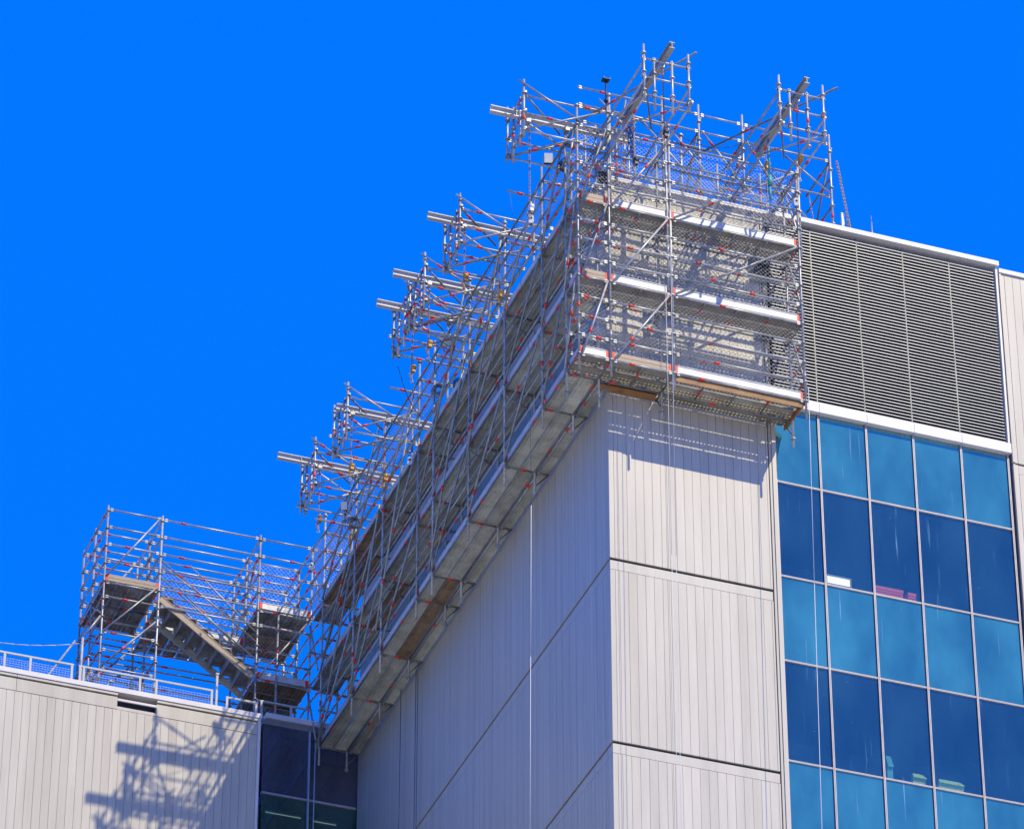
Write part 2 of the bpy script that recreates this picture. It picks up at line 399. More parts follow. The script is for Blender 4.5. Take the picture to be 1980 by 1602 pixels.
# curtain wall
GZ = [57.335, 55.36, 52.95, 50.84, 48.41, 46.30, 43.9, 41.8]
for r in range(len(GZ)-1):
    for i in range(5):
        vis = r % 2 == 1
        def f(L=LX[i+1]-LX[i], H=GZ[r]-GZ[r+1], vis=vis):
            b = MB(); b.box(0, L-.06, 0, .012, 0, H-.03); return b.mesh('window_pane', [M['vision' if vis else 'spandrel']])
        o = link('window_pane', cached(('pane', i, r), f), tower, (LX[i]+.03, .10, GZ[r+1]+.015))
        o['label'] = 'clear blue vision pane' if vis else 'teal opaque spandrel pane'
for x in LX:
    boxpart('mullion', x-.022, x-.005, .060, .14, 0, 57.33, M['mull'], tower)
    boxpart('mullion', x+.005, x+.022, .060, .14, 0, 57.33, M['mull'], tower)
    boxpart('gasket', x-.031, x+.031, .088, .135, 0, 57.33, M['gasket'], tower)
for z in GZ[1:]:
    for i in range(5):
        boxpart('transom', LX[i]+.026, LX[i+1]-.026, .070, .13, z+.004, z+.018, M['mull'], tower)
        boxpart('transom', LX[i]+.026, LX[i+1]-.026, .070, .13, z-.018, z-.004, M['mull'], tower)
# rooms behind the vision panes
for za, zb in ((52.92, 55.40), (48.38, 50.84), (43.98, 46.28)):
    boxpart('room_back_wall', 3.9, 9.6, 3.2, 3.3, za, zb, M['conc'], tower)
# right wing cladding
for za, zb in ((0, 57.06), (57.11, 62.30)):
    x = 9.80
    boxpart('cladding_board', 9.665, 9.715, -.02, .05, za, zb-.002, M['clad'], tower)
    boxpart('cladding_board', 9.722, 9.793, .0, .05, za, zb-.002, M['clad'], tower)
    for k in range(14):
        boxpart('cladding_board', x+.004, x+.196, 0, .048, za, zb-(.24 if zb < 60 else .002), M['clad'], tower); x += .2
boxpart('fascia_panel', 9.80, 12.6, .004, .048, 56.83, 57.055, M['clad'], tower)
boxpart('parapet_cap', 9.665, 12.7, -.04, .35, 62.31, 62.42, M['capw'], tower)

# things behind the glass
def on_sill(name, x0, x1, z0, z1, m, label, cat, y=.22, d=.22):
    pass
t = thing('light_panel', (5.38, .3, 52.98), 'small lit white panel in a pale frame behind the dark blue pane', 'light')
b = MB(); b.box(5.12, 5.64, .245, .26, 53.12, 53.29); b.build('panel', M['lightbox'], t)
b = MB(); b.box(5.08, 5.68, .24, .36, 53.292, 53.33); b.box(5.08, 5.68, .24, .36, 53.08, 53.118); b.box(5.645, 5.68, .24, .36, 53.12, 53.29); b.box(5.08, 5.115, .24, .36, 53.12, 53.29); b.build('frame', M['timber'], t)
for x0, x1, zt, lab in ((6.21, 6.87, 53.26, 'long red box on the sill behind the blue pane'), (7.00, 7.19, 53.24, 'short red box on the sill beside the mullion')):
    bb = MB(); bb.box(x0, x1, .2, .5, 52.93, zt-.08); bb.box(x0-.012, x1+.012, .19, .51, zt-.075, zt)
    bb.box(x0+.03, x1-.03, .188, .199, zt-.14, zt-.12)
    tag(bb.build('storage_box', M['redbox'], base=((x0+x1)/2, .3, 52.93)), lab, 'box', 'red boxes behind the glass')
def chair(x, w, h, label, m, zb=48.52):
    t = thing('lounge_chair', (x, .5, zb), label, 'chair', 'chairs behind the lower panes')
    b = MB(); b.box(x-w/2, x+w/2, .25, .75, zb+.02, zb+h*.45); b.build('seat', M[m], t)
    b = MB()
    for k in range(6):
        a0 = k/6; a1 = (k+1)/6; ww = w*(1-.25*a0*a0)
        b.box(x-ww/2, x+ww/2, .2+.02*k, .28+.02*k, zb+h*.45+h*.5*a0, zb+h*.45+h*.5*a1)
    b.build('backrest', M[m], t)
chair(6.36, .13, .62, 'mint green upright chair back behind the lower blue pane', 'mint')
chair(7.03, .30, .30, 'short lime and mint chair left of the lower mullion', 'lime')
chair(7.76, .58, .28, 'wide lime green seat right of the lower mullion', 'lime')

# ------------------------------------------------------------------ lower building on the left
low = thing('low_building', (-8, 14.0, 0), 'lower building on the left with pale vertical boards and white coping', 'building')
boxpart('wall_core', -14, -3.45, 14.06, 16.9, 0, 54.9, M['joint'], low)
boxpart('wall_core', -14, -3.45, 14.061, 14.30, 54.9, 55.26, M['joint'], low)
boxpart('rear_core', -14, -2.46, 16.9, 30, 0, 54.9, M['conc'], low)
boxpart('parapet_backing', -14, -3.45, 14.30, 14.36, 54.9, 55.70, M['joint'], low)
x = -3.44
b = MB(); b.box(-3.435, -3.375, 13.94, 14.07, 0, 55.57); b.build('edge_trim', M['capw'], low)
for k in range(50):
    boxpart('cladding_board', x-.196+.0035, x-.0035, 14.0+random.uniform(0, .003), 14.055, 0, 55.14, M['clad'], low); x -= .196
for xa, xb in ((-13.6, -11.7), (-11.69, -9.3), (-9.29, -6.87), (-5.91, -3.445)):
    boxpart('fascia_panel', xa, xb, 13.997, 14.14, 55.155, 55.475, M['clad'], low)
    boxpart('fascia_panel', xa, xb, 13.97, 14.14, 55.515, 55.58, M['clad'], low)
boxpart('fascia_panel', -6.865, -5.915, 14.01, 14.14, 55.155, 55.235, M['clad'], low)
boxpart('overflow_bar', -6.87, -5.91, 13.99, 14.03, 55.385, 55.44, M['capw'], low)
boxpart('coping', -14, -3.34, 13.95, 14.36, 55.59, 55.71, M['capw'], low)

# glazed link between the two buildings
lk = thing('glazed_link', (-1.2, 16.95, 0), 'dark violet glazed strip between the low wall and the tower', 'building')
for xa, xb in ((-2.39, -1.235), (-1.205, .4)):
    for za, zb, nm in ((55.42, 57.30, 'window_pane'), (52.4, 55.36, 'window_pane'), (49, 52.3, 'window_pane')):
        boxpart(nm, xa, xb, 17.0, 17.012, za, zb, M['darkglass' if za > 55 else 'greenglass'], lk)
boxpart('mullion', -1.24, -1.20, 16.95, 17.06, 0, 57.3, M['mull'], lk)
boxpart('transom', -2.40, -1.245, 16.96, 17.06, 55.365, 55.415, M['mull'], lk)
boxpart('transom', -1.195, -.0, 16.96, 17.06, 55.365, 55.415, M['mull'], lk)
boxpart('transom', -2.40, 0, 16.96, 17.06, 52.31, 52.39, M['mull'], lk)
boxpart('room_back_wall', -2.4, .6, 20, 20.2, 0, 57.3, M['conc'], lk)
boxpart('ceiling', -2.4, .6, 17.08, 20, 55.10, 55.35, M['conc'], lk)
boxpart('side_wall', .42, .6, 16.98, 20, 0, 57.3, M['conc'], lk)
boxpart('roof_slab', -2.42, .6, 16.98, 30, 57.31, 57.45, M['roof'], lk)
boxpart('coping', -2.36, -.02, 16.92, 17.2, 57.46, 57.60, M['capw'], lk)
for xa, xb, z in ((-2.2, -1.30, 55.02), (-1.0, -.40, 55.00)):
    l = thing('strip_light', ((xa+xb)/2, 17.25, z), 'greenish fluorescent tube behind the ' + ('left' if xa < -2 else 'right') + ' dark pane of the link', 'light', 'fluorescent tubes in the link')
    b = MB(); b.tube((xa, 17.25, z), (xb, 17.25, z), .009, 8); b.build('tube', M['tube_light'], l)
    b = MB(); b.box(xa, xb, 17.23, 17.27, z+.02, z+.05); b.build('housing', M['white'], l)

# roof guard rail on the low building
def guardrail(xa, xb, label, ztop, z0, posts=(), meshed=True, y=14.15):
    t = thing('guardrail', ((xa+xb)/2, y, z0), label, 'railing', 'roof guard rails')
    b = MB(); b.box(xa, xb, y-.022, y+.022, ztop-.022, ztop+.022); b.build('top_rail', M['rail'], t)
    b = MB(); b.box(xa, xb, y-.02, y+.02, z0+.07, z0+.10); b.build('bottom_rail', M['rail'], t)
    for p in posts: boxpart('post', p-.027, p+.027, y-.021, y+.021, z0, ztop-.023, M['rail'], t)
    if meshed:
        b = MB(); x = xa+.04
        while x < xb: b.tube((x, y+.004, z0+.10), (x, y+.004, ztop-.12), .0035, 4, caps=False); x += .07
        z = z0+.12
        while z < ztop-.1: b.tube((xa, y-.004, z), (xb, y-.004, z), .0035, 4, caps=False); z += .06
        tag(b.build('mesh_infill', M['wire'], t), kind='stuff')
    return t
guardrail(-13.9, -7.93, 'pale guard rail with wire mesh at the far left roof edge', 56.21, 55.71, posts=(-11.09, -10.22, -9.59, -8.97, -7.97))
guardrail(-7.81, -4.52, 'pale guard rail with wire mesh in front of the stair scaffold', 56.21, 55.71, posts=(-7.77, -7.68, -6.31, -5.91, -4.55))
guardrail(-2.5, -1.08, 'low bare rail on the link roof beside the bottom stair landing', 58.12, 57.60, posts=(-2.38, -1.62), meshed=False, y=17.3)
guardrail(-4.2, -3.40, 'short low rail at the right end of the low roof', 56.10, 55.71, posts=(-4.17, -3.44), meshed=False)
bp = MB(); bp.box(-4.46, -4.46+.05, 14.12, 14.18, 55.71, 56.69); bp.box(-4.46-.015, -4.46+.065, 14.105, 14.195, 56.66, 56.70)
tag(bp.build('roof_post', M['rail'], base=(-4.44, 14.15, 55.71)), 'tall pale post standing above the end of the mesh rail', 'post')
b = MB(); pts = []
for i in range(13):
    t_ = i/12; pts.append((-11+t_*4.1, 17.5, 58.95-0.5*(1-(2*t_-1)**2)*.6 - .25*(1-t_)))
b.path(pts, .012, 5); tag(b.build('slack_wire', M['rope'], base=pts[0]), 'thin white wire sagging from the stair scaffold to the left', 'wire')

# ------------------------------------------------------------------ front scaffold (on the narrow sunlit face)
FX = [-1.08, -.35, 1.10, 4.17]
YO, YI = -1.12, -.38
fs = thing('front_scaffold', (1.5, -.7, 56.2), 'galvanised scaffold wrapped round the sunlit top of the tower with three white edged decks', 'scaffold')
tops = [63.47, 63.62, 63.45, 63.0]
for x, zt in zip(FX, tops): upright(fs, x, YO, 56.28, zt)
upright(fs, FX[1]+.055, YO+.03, 60.9, 64.0); upright(fs, FX[2]-.07, YO+.02, 58.9, 63.3); upright(fs, FX[3]+.06, YO+.03, 60.6, 63.3)
for x, zt in zip(FX, (63.5, 63.6, 63.4, 63.1)): upright(fs, x, YI, 55.98, zt)
for i in range(3):
    xa, xb = FX[i]+.03, FX[i+1]-.03
    for k in range(0, 13):
        bar(fs, 'ledger', (xa, YO, zr(k)), (xb, YO, zr(k)))
        if k % 4: bar(fs, 'ledger', (xa, YI, zr(k)), (xb, YI, zr(k)))
        else: bar(fs, 'ledger', (xa, YI, zr(k)-.04), (xb, YI, zr(k)-.04), mm='galv_old')
    if i < 2: bar(fs, 'ledger', (xa, YO, zr(13)), (xb, YO, zr(13)))
    for k in (0, 4, 8):
        z = zr(k)
        # planks run between transoms: two outer, one inner, one timber next to the wall
        ys = [-1.09, -.74] if k else [-1.09, -.715, -.335][:3 if i else 2]
        for y in ys:
            plank(fs, xa+.0, y, z+.055, xb-xa, w=.295 if k else .265, m='plankf')
        tb = {(0, 4): 'timber', (0, 8): 'timber', (1, 0): 'timber'}.get((i, k), 'toe')
        toe(fs, xa, YO+.035, z+.065, xb-xa, m=tb)
        if k == 0 and i: toe(fs, xa, YI+.03, z+.065, xb-xa, m='timber', red=False, h=.10)
    for k in (0, 4, 8): net(fs, xa, YO+.085, zr(k)+.07, xb-xa, 2.0)
    net(fs, xa, YI+.03, zr(8)+.07, xb-xa, 2.0)
boxpart('edge_board', 1.15, 4.12, -1.10, -1.075, 56.55, 56.70, M['ply'], fs)
boxpart('edge_board', 4.10, 4.125, -1.06, -.05, 56.62, 56.74, M['ply'], fs)
boxpart('edge_board', -.30, 1.05, -.26, -.05, 56.69, 56.71, M['ply'], fs)
# transoms and end frames (Y direction)
for x in FX:
    for k in range(0, 13):
        if k % 4 == 0 or x in (FX[0], FX[3]):
            bar(fs, 'transom', (x, YO+.03, zr(k)), (x, YI-.03, zr(k)), mm='galv' if k % 4 else 'galv_old')
        if k % 4 == 0 and x > 0:
            bar(fs, 'bracket', (x, YI, zr(k)-.02), (x, -.04, zr(k)-.02), mm='galv_old'); bar(fs, 'bracket', (x, YI, zr(k)-.42), (x, -.10, zr(k)-.05), .018, mm='galv_old', ends=False)
# decks need an under-transom too
for i, n in ((1, 1), (2, 3)):
    for q in range(1, n+1):
        x = FX[i]+(FX[i+1]-FX[i])*q/(n+1)
        for k in (0, 4, 8): bar(fs, 'deck_transom', (x, YO, zr(k)-.028), (x, YI, zr(k)-.028), .02, mm='galv_old', ends=False)
# diagonals: each leans up to the right
for i in range(3):
    for l in range(3):
        if (i, l) == (2, 0): continue
        bar(fs, 'diagonal_brace', (FX[i]+.07, YO-.05, zr(4*l)+.03), (FX[i+1]-.07, YO-.05, zr(4*l+4)-.03), .024, ends=False, red=random.choice((.3, .62, .0)))
for z0, z1 in ((57.0, 59.0), (59.0, 61.0), (61., 62.9)):
    bar(fs, 'diagonal_brace', (FX[3]+.05, YO, z0), (FX[3]+.05, YI, z1), .024, ends=False)
# end guard net at the right end
for k in (0, 4): net(fs, FX[3]+.03, YO, zr(k)+.1, .74, 1.9, along='y')
# crumpled dark shade cloth near the right inner corner
for (x, z, s) in ((3.7, 61.0, .5), (3.75, 59.2, .35), (-.1, 62.3, .3)):
    bb = bmesh.new(); bmesh.ops.create_grid(bb, x_segments=7, y_segments=9, size=.5)
    for v in bb.verts:
        v.co = Vector((v.co.x*s*.8, .05*math.sin(v.co.x*17+v.co.y*9)+random.uniform(-.02, .02), v.co.y*s*2*.9))
    me = bpy.data.meshes.new('shade_cloth'); bb.to_mesh(me); bb.free(); me.materials.append(M['black'])
    tag(link('shade_cloth', me, None, (x, -.16, z)), {3.7: 'dark crumpled cloth hanging behind the top right of the front scaffold', 3.75: 'dark crumpled cloth at the middle deck beside the louvres', -.1: 'dark crumpled cloth below the cantilever at the scaffold corner'}[x], 'cloth')

# ------------------------------------------------------------------ side scaffold (along the shaded face)
SY = [-.35, 1.10, 3.50, 5.87, 8.32, 9.42, 12.0, 14.12, 16.62]
XO, XI = -1.08, -.37
ss = thing('side_scaffold', (-.7, 8, 56.2), 'long scaffold hung along the shaded side wall of the tower with grey steel decks', 'scaffold')
for j, y in enumerate(SY):
    if j: upright(ss, XO, y, 56.20, (63.45, 63.3, 63.5)[j % 3]); upright(ss, XI, y, 56.15, (63.5, 63.6, 63.3)[j % 3])
    for k in range(0, 13):
        if k % 4 == 0:
            bar(ss, 'transom', (XO+.03, y, zr(k)), (XI-.03, y, zr(k)), mm='galv_old', r=.027)
            bar(ss, 'bracket', (XI+.03, y, zr(k)), (-.03, y, zr(k)), mm='galv_old', r=.025)
            bar(ss, 'bracket', (XI, y, zr(k)-.38), (-.08, y, zr(k)-.04), .018, ends=False, mm='galv_old')
ext = [-1.08]+SY
for j in range(len(SY)-1):
    ya, yb = SY[j]+.03, SY[j+1]-.03
    for k in range(0, 13):
        bar(ss, 'ledger', (XO, ya, zr(k)), (XO, yb, zr(k)), mm='galv_old' if k % 4 == 0 else 'galvshade')
        if k in (0, 2, 4, 8, 10, 12): bar(ss, 'ledger', (XI, ya, zr(k)), (XI, yb, zr(k)), mm='galv_old')
    bar(ss, 'ledger', (XI+.06, ya, zr(0)-.03), (XI+.06, yb, zr(0)-.03), mm='galv')
    for k in (0, 4, 8):
        for q, x in enumerate((-1.05, -.71, -.335)[:3 if k == 0 else 2]):
            L = yb-ya
            mm = 'plank_rust' if (j, k, q) in ((5, 0, 1), (4, 0, 1), (6, 4, 1), (7, 8, 0), (7, 8, 1), (6, 8, 0)) else 'plank'
            plank(ss, x, ya, zr(k)+.055, L, w=.305 if q < 2 else .29, along='y', m=mm, holes=False)
        toe(ss, XO+.035, ya, zr(k)+.065, yb-ya, along='y', m='toe' if k else 'toe')
    # braces
    if j not in (4,):
        for l in range(3):
            bar(ss, 'diagonal_brace', (XO-.05, yb-.05, zr(4*l)+.05), (XO-.05, ya+.05, zr(4*l+4)-.05), .024, ends=False, mm='galvshade')
# second set of long raking tubes fixed outside the uprights
for (ya, yb, za, zb) in ((16.6, 14.1, 56.5, 60.3), (14.1, 12.0, 56.6, 60.9), (12.1, 9.5, 57.4, 62.7), (8.3, 5.9, 56.8, 61.3), (5.9, 3.5, 58.0, 62.9), (16.5, 12.1, 58.6, 63.3), (9.4, 5.9, 58.8, 63.2)):
    bar(ss, 'raking_tube', (XO-.1, ya, za), (XO-.1, yb, zb), .024, ends=False, mm='galvshade')
# plan braces seen as short blue-lit tubes under decks
for (y, k) in ((3.5, 4), (3.5, 8), (12.0, 4), (12.0, 8), (8.32, 8), (5.87, 4), (1.1, 4)):
    bar(ss, 'plan_brace', (XO-.03, y+.05, zr(k)-.08), (XI+.02, y+.42, zr(k)-.12), .03, ends=False, red=0)
# top lift has nets on the outside, bottom lift end frame
for j in range(len(SY)-1):
    net(ss, XO+.07, SY[j]+.04, zr(8)+.9, SY[j+1]-SY[j]-.08, 1.1, along='y', pitch=.085)
net(ss, XO+.03, SY[-1]+.02, zr(4)+.05, .7, 2.0, along='x'); net(ss, XO+.03, SY[-1]+.02, zr(8)+.05, .7, 2.0, along='x')
net(ss, XO+.03, SY[-1]+.02, zr(0)+.05, .7, 2.0, along='x')
for k in range(0, 13):
    if k % 4: bar(ss, 'transom', (XO+.03, SY[-1], zr(k)), (XI-.03, SY[-1], zr(k)))
# tubes poking out of the side
for y, z, x0, x1 in ((1.1, 62.42, -1.90, -.75), (9.42, 62.50, -1.82, -.6), (14.1, 61.56, -2.15, -.3)):
    bar(ss, 'projecting_tube', (x0, y, z), (x1, y, z), .026, ends=False, red=.25)
# corner return panel at the front end: closes the side with toe boards
for k in (0, 4, 8):
    toe(ss, XO+.035, -1.09, zr(k)+.065, .7, along='y'); 
    plank(ss, -1.05, -.32, zr(k)+.054, .30, along='y', holes=False)
for k in range(13): bar(ss, 'ledger', (XO, -1.09, zr(k)+.02), (XO, -.38, zr(k)+.02))
for l in range(3): bar(ss, 'diagonal_brace', (XO-.05, -.40, zr(4*l)+.05), (XO-.05, -1.06, zr(4*l+4)-.1), .024, ends=False)
# angled deck guards between planks and tower top: steel plank packs and reels
for (y, z) in ((2.3, 60.95), (6.9, 60.95), (13.2, 60.95)):
    for q in range(3): plank(ss, -.95, y, z+.06*q, 1.2, along='y', holes=False, name='spare_plank')

# ------------------------------------------------------------------ cantilever rigs
def ibeam(par, p0, p1, h=.16, w=.12, mm='beam'):
    p0 = Vector(p0); p1 = Vector(p1); L = (p1-p0).length
    def f():
        b = MB(); b.box(-w/2, w/2, 0, L, h/2-.016, h/2); b.box(-w/2, w/2, 0, L, -h/2, -h/2+.016); b.box(-.006, .006, 0, L, -h/2+.016, h/2-.016)
        s = .6
        while s < L: b.box(-w/2+.01, w/2-.01, s, s+.01, -h/2+.017, h/2-.017); s += 1.4
        return b.mesh('steel_beam', [M[mm]])
    d = (p1-p0).normalized(); x = d.cross(Vector((0, 0, 1))).normalized(); q = Matrix((x, d, Vector((0, 0, 1)))).transposed().to_quaternion()
    return link('steel_beam', cached(('ib', round(L, 2), mm), f), par, p0, q)
def trolley(par, p):
    def f():
        b = MB(); b.box(-.05, .05, -.09, .09, -.08, .0); b.tube((-.06, -.05, .02), (.06, -.05, .02), .035, 8); b.tube((-.06, .05, .02), (.06, .05, .02), .035, 8); b.tube((0, 0, -.16), (0, 0, -.08), .02, 6); b.torus((0, 0, -.2), (0, 1, 0), .04, .012, 10, 5)
        return b.mesh('beam_clamp', [M['galv']])
    return link('beam_clamp', cached('trolley', f), par, p)
def rig(name, origin, axis, label, ztop=63.62, beam_out=-.60, beam_in=2.75, zbeam=63.2, arm=1.25, k0=12):
    """axis 'x': end frame at X=origin.x, arms run +X; Y offsets 0..1.05.  axis 'y': arms run +Y, offsets along X."""
    ox, oy = origin
    def P(a, o, z):  # a along arm, o across
        return (ox+a, oy+o, z) if axis == 'x' else (ox+o, oy+a, z)
    t = thing('cantilever_rig', P(0, .5, 62.0), label, 'scaffold rig', 'cantilevered beam rigs round the roof edge')
    zb = ztop-1.56
    for o, a, b_ in ((0, zb, ztop), (1.05, zb+.02, ztop), (.24, zb-.15, ztop-.42), (.66, zb-.18, ztop-.30)):
        x, y, _ = P(0, o, 0); upright(t, x, y, a-random.choice((0, .05, .12)), b_+random.choice((0, 0, .06)), red=random.choice((0, .3, .45)))
    for dz in (.36, .86, 1.36):
        bar(t, 'ledger', P(.03, -.06, ztop-dz), P(.03, 1.12, ztop-dz), ends=False)
        for o in (0, .24, .66, 1.05): 
            if dz != .86 or o in (0, 1.05): coupler(t, P(.02, o, ztop-dz))
    # side frames
    for o in (0, 1.05):
        for dz, L in ((.40, arm+.75), (.90, arm+.75), (1.38, arm+.6)):
            if o == 1.05 and dz == .40: continue
            bar(t, 'ledger', P(-random.choice((0, .03, .12)), o+.03, ztop-dz), P(L+random.choice((-.15, 0, .1, .3)), o+.03, ztop-dz), red=random.choice((.2, .33, 0)))
        if axis == 'x': bar(t, 'diagonal_brace', P(-.12 if o == 0 else 0, o-.04, ztop-.08), P(1.35, o-.04, ztop-.86), .023, ends=False)
        if axis == 'x' or o == 0: bar(t, 'diagonal_brace', P(.06, o-.04, ztop-1.38), P(arm+.65, o-.04, ztop-.42), .023, ends=False)
        # frames rest on the roof: inner uprights
    bar(t, 'plan_brace', P(.05, 1.05, ztop-1.36), P(1.2, .0, ztop-1.34), .023, ends=False)
    bar(t, 'plan_brace', P(.05, 0, ztop-.44), P(arm, 1.05, ztop-.43), .023, ends=False, mm='galv_old')
    bar(t, 'roof_leg', P(arm+1.35, .0, 62.36), P(arm+1.35, .0, ztop+.1), ends=False); bar(t, 'roof_leg', P(arm+1.35, 1.05, 62.36), P(arm+1.35, 1.05, ztop+.1), ends=False)
    bar(t, 'ledger', P(arm+1.35, -.1, ztop-.55), P(arm+1.35, 1.15, ztop-.55), ends=False)
    ibeam(t, P(beam_out, .52, zbeam), P(beam_in, .52, zbeam), mm='beam' if axis == 'x' else 'beamshade')
    trolley(t, P(.28, .52, zbeam-.09)); trolley(t, P(arm-.05, .52, zbeam-.09))
    return t
rigs = []
rig('rig', (-2.33, -1.13), 'x', 'cantilever rig nearest the front corner, topmost of those over the shaded side', ztop=63.80, beam_in=2.7, zbeam=63.20)
rig('rig', (-2.33, 3.05), 'x', 'second cantilever rig from the front corner on the shaded side')
rig('rig', (-2.33, 5.47), 'x', 'third cantilever rig, upper of the two close together', zbeam=63.25)
rig('rig', (-2.33, 6.64), 'x', 'fourth cantilever rig, lower of the two close together', zbeam=63.18)
rig('rig', (-2.33, 11.1), 'x', 'fifth cantilever rig with its beam end cut short at the frame', beam_out=-.12, zbeam=63.2)
rig('rig', (-2.33, 13.63), 'x', 'farthest cantilever rig on the shaded side, just above the stair tower', zbeam=63.22, beam_out=-.8)
rig('rig', (-.37, -3.35), 'y', 'front cantilever rig over the tower corner, highest in the photo', ztop=63.66, beam_out=-.38, zbeam=63.50, arm=2.2, beam_in=2.55)
rig('rig', (2.83, -3.35), 'y', 'front cantilever rig above the right end of the front scaffold', ztop=63.68, beam_out=-.36, zbeam=63.42, arm=2.2, beam_in=2.5)
# extra tube ends
tb = thing('loose_brace', (3.9, -3.4, 63.6), 'long dark tube raking across behind the right front rig', 'tube', 'raking tubes of the front rigs')
bar(tb, 'tube', (4.25, -3.36, 63.72), (2.0, -.4, 63.35), .024, ends=False, mm='galv_old')
tb = thing('loose_brace', (.75, -3.4, 63.6), 'long dark tube raking across behind the left front rig', 'tube', 'raking tubes of the front rigs')
bar(tb, 'tube', (.88, -3.36, 63.78), (-1.1, -.4, 63.25), .024, ends=False, mm='galv_old')

# ------------------------------------------------------------------ roof frame carrying the beams
rf = thing('roof_frame', (2.5, 1.2, 62.34), 'row of tall uprights and rails standing on the tower roof behind the rigs', 'scaffold')
RX = [-.62, .45, 1.55, 2.45, 3.53, 5.70]
for x in RX[2:]: upright(rf, x, .3, 62.35, 65.45)
upright(rf, .62, .3, 62.35, 64.55); upright(rf, .9, .42, 62.35, 64.5); upright(rf, 2.0, .3, 62.35, 64.5)
for x in (.3, 1.5, 3.0, 4.3, 5.2): upright(rf, x, 1.7, 62.35, 64.2)
for z in (65.17, 64.68):
    bar(rf, 'ledger', (-.5, .3, z), (2.45, .3, z), ends=True); bar(rf, 'ledger', (2.48, .3, z), (3.5, .3, z)); bar(rf, 'ledger', (3.56, .3, z), (5.67, .3, z))
bar(rf, 'ledger', (-.4, .3, 64.2), (3.5, .3, 64.2)); bar(rf, 'ledger', (3.56, .3, 63.66), (5.67, .3, 63.66)); bar(rf, 'ledger', (-.5, 1.7, 63.9), (5.2, 1.7, 63.9)); bar(rf, 'ledger', (-.5, 1.7, 63.4), (5.2, 1.7, 63.4)); bar(rf, 'ledger', (3.9, 1.7, 62.9), (5.2, 1.7, 62.9))
for xa, xb, za, zb in ((.0, 1.0, 64.9, 63.9), (1.0, 2.5, 64.6, 62.9), (1.55, 3.0, 64.7, 63.), (2.5, 3.6, 64.66, 63.2), (3.6, 4.4, 64.66, 63.3), (4.55, 5.65, 64.5, 63.7), (4.2, 5.2, 63.9, 62.6), (3.2, 4.4, 63.7, 62.5)):
    bar(rf, 'diagonal_brace', (xa, .24, za), (xb, .24, zb), .024, ends=False)
for x in (.62, 2.45, 3.53, 5.70):
    for z in (64.68, 64.2, 63.4): bar(rf, 'transom', (x, .33, z), (x, 1.68, z-.02), mm='galv_old')
    bar(rf, 'diagonal_brace', (x+.05, .3, 65.1), (x+.05, 1.7, 63.0), .023, ends=False, mm='galv_old')
# second frame over the side roof
rs = thing('roof_frame', (1.2, 8, 62.34), 'line of uprights and rails on the roof behind the shaded side rigs', 'scaffold')
for y in (1.2, 3.3, 4.4, 6.0, 7.8, 9.6, 11.5, 13.4, 15.2): upright(rs, .35, y, 62.35, random.choice((63.6, 63.9, 64.1)))
for a, c in zip((1.2, 3.3, 4.4, 6.0, 7.8, 9.6, 11.5, 13.4), (3.3, 4.4, 6.0, 7.8, 9.6, 11.5, 13.4, 15.2)):
    for z in (62.85, 63.36): bar(rs, 'ledger', (.35, a+.03, z), (.35, c-.03, z))
    bar(rs, 'diagonal_brace', (.3, a+.05, 62.5), (.3, c-.05, 63.4), .023, ends=False)

# ------------------------------------------------------------------ stair tower on the low roof
st = thing('stair_scaffold', (-3.8, 18.5, 54.92), 'scaffold stair tower with a diagonal flight standing on the low roof at left', 'scaffold')
TX = [-6.48, -5.07, -2.50, -1.12]; TY = [17.5, 18.62, 19.72]
RS = lambda k: 58.88+.508*k      # ring heights
for i, x in enumerate(TX):
    for j, y in enumerate(TY):
        z0 = 57.46 if i == 3 else 54.92
        upright(st, x, y, z0, 63.05 if i < 3 else 63.0)
for j, y in enumerate(TY):
    for i in range(3):
        for k in range(-1, 9):
            if i == 1 and j == 0 and k < 3: continue
            if i == 1 and j == 1 and k < 1: continue
            if k == -1 and i: continue
            if j == 0 and k in (2,) : continue
            bar(st, 'ledger', (TX[i]+.03, y, RS(k)), (TX[i+1]-.03, y, RS(k)))
for i, x in enumerate(TX):
    for j in range(2):
        for k in range(-1, 9):
            if k in (4, 5, 6, 7, 8, 0) or i in (0, 3): bar(st, 'transom', (x, TY[j]+.03, RS(k)), (x, TY[j+1]-.03, RS(k)))
for j, y in ((0, 17.45), (2, 19.77)):
    for za in (58.4, 59.4 if j == 0 else 58.9, 61.0):
        bar(st, 'diagonal_brace', (TX[0]+.06, y, za), (TX[1]-.06, y, za+1.95 if za > 60 else za+1.5), .024, ends=False)
bar(st, 'diagonal_brace', (TX[2]+.06, 17.45, 58.9), (TX[3]-.06, 17.45, 60.75), .024, ends=False)
for z in (58.0, 59.9, 61.2): bar(st, 'diagonal_brace', (TX[0]-.04, 17.5, z), (TX[0]-.04, 19.7, z+1.7), .024, ends=False)
for z in (61.1,): bar(st, 'diagonal_brace', (TX[2]+.04, 17.5, z+1.8), (TX[2]+.04, 19.7, z), .024, ends=False)
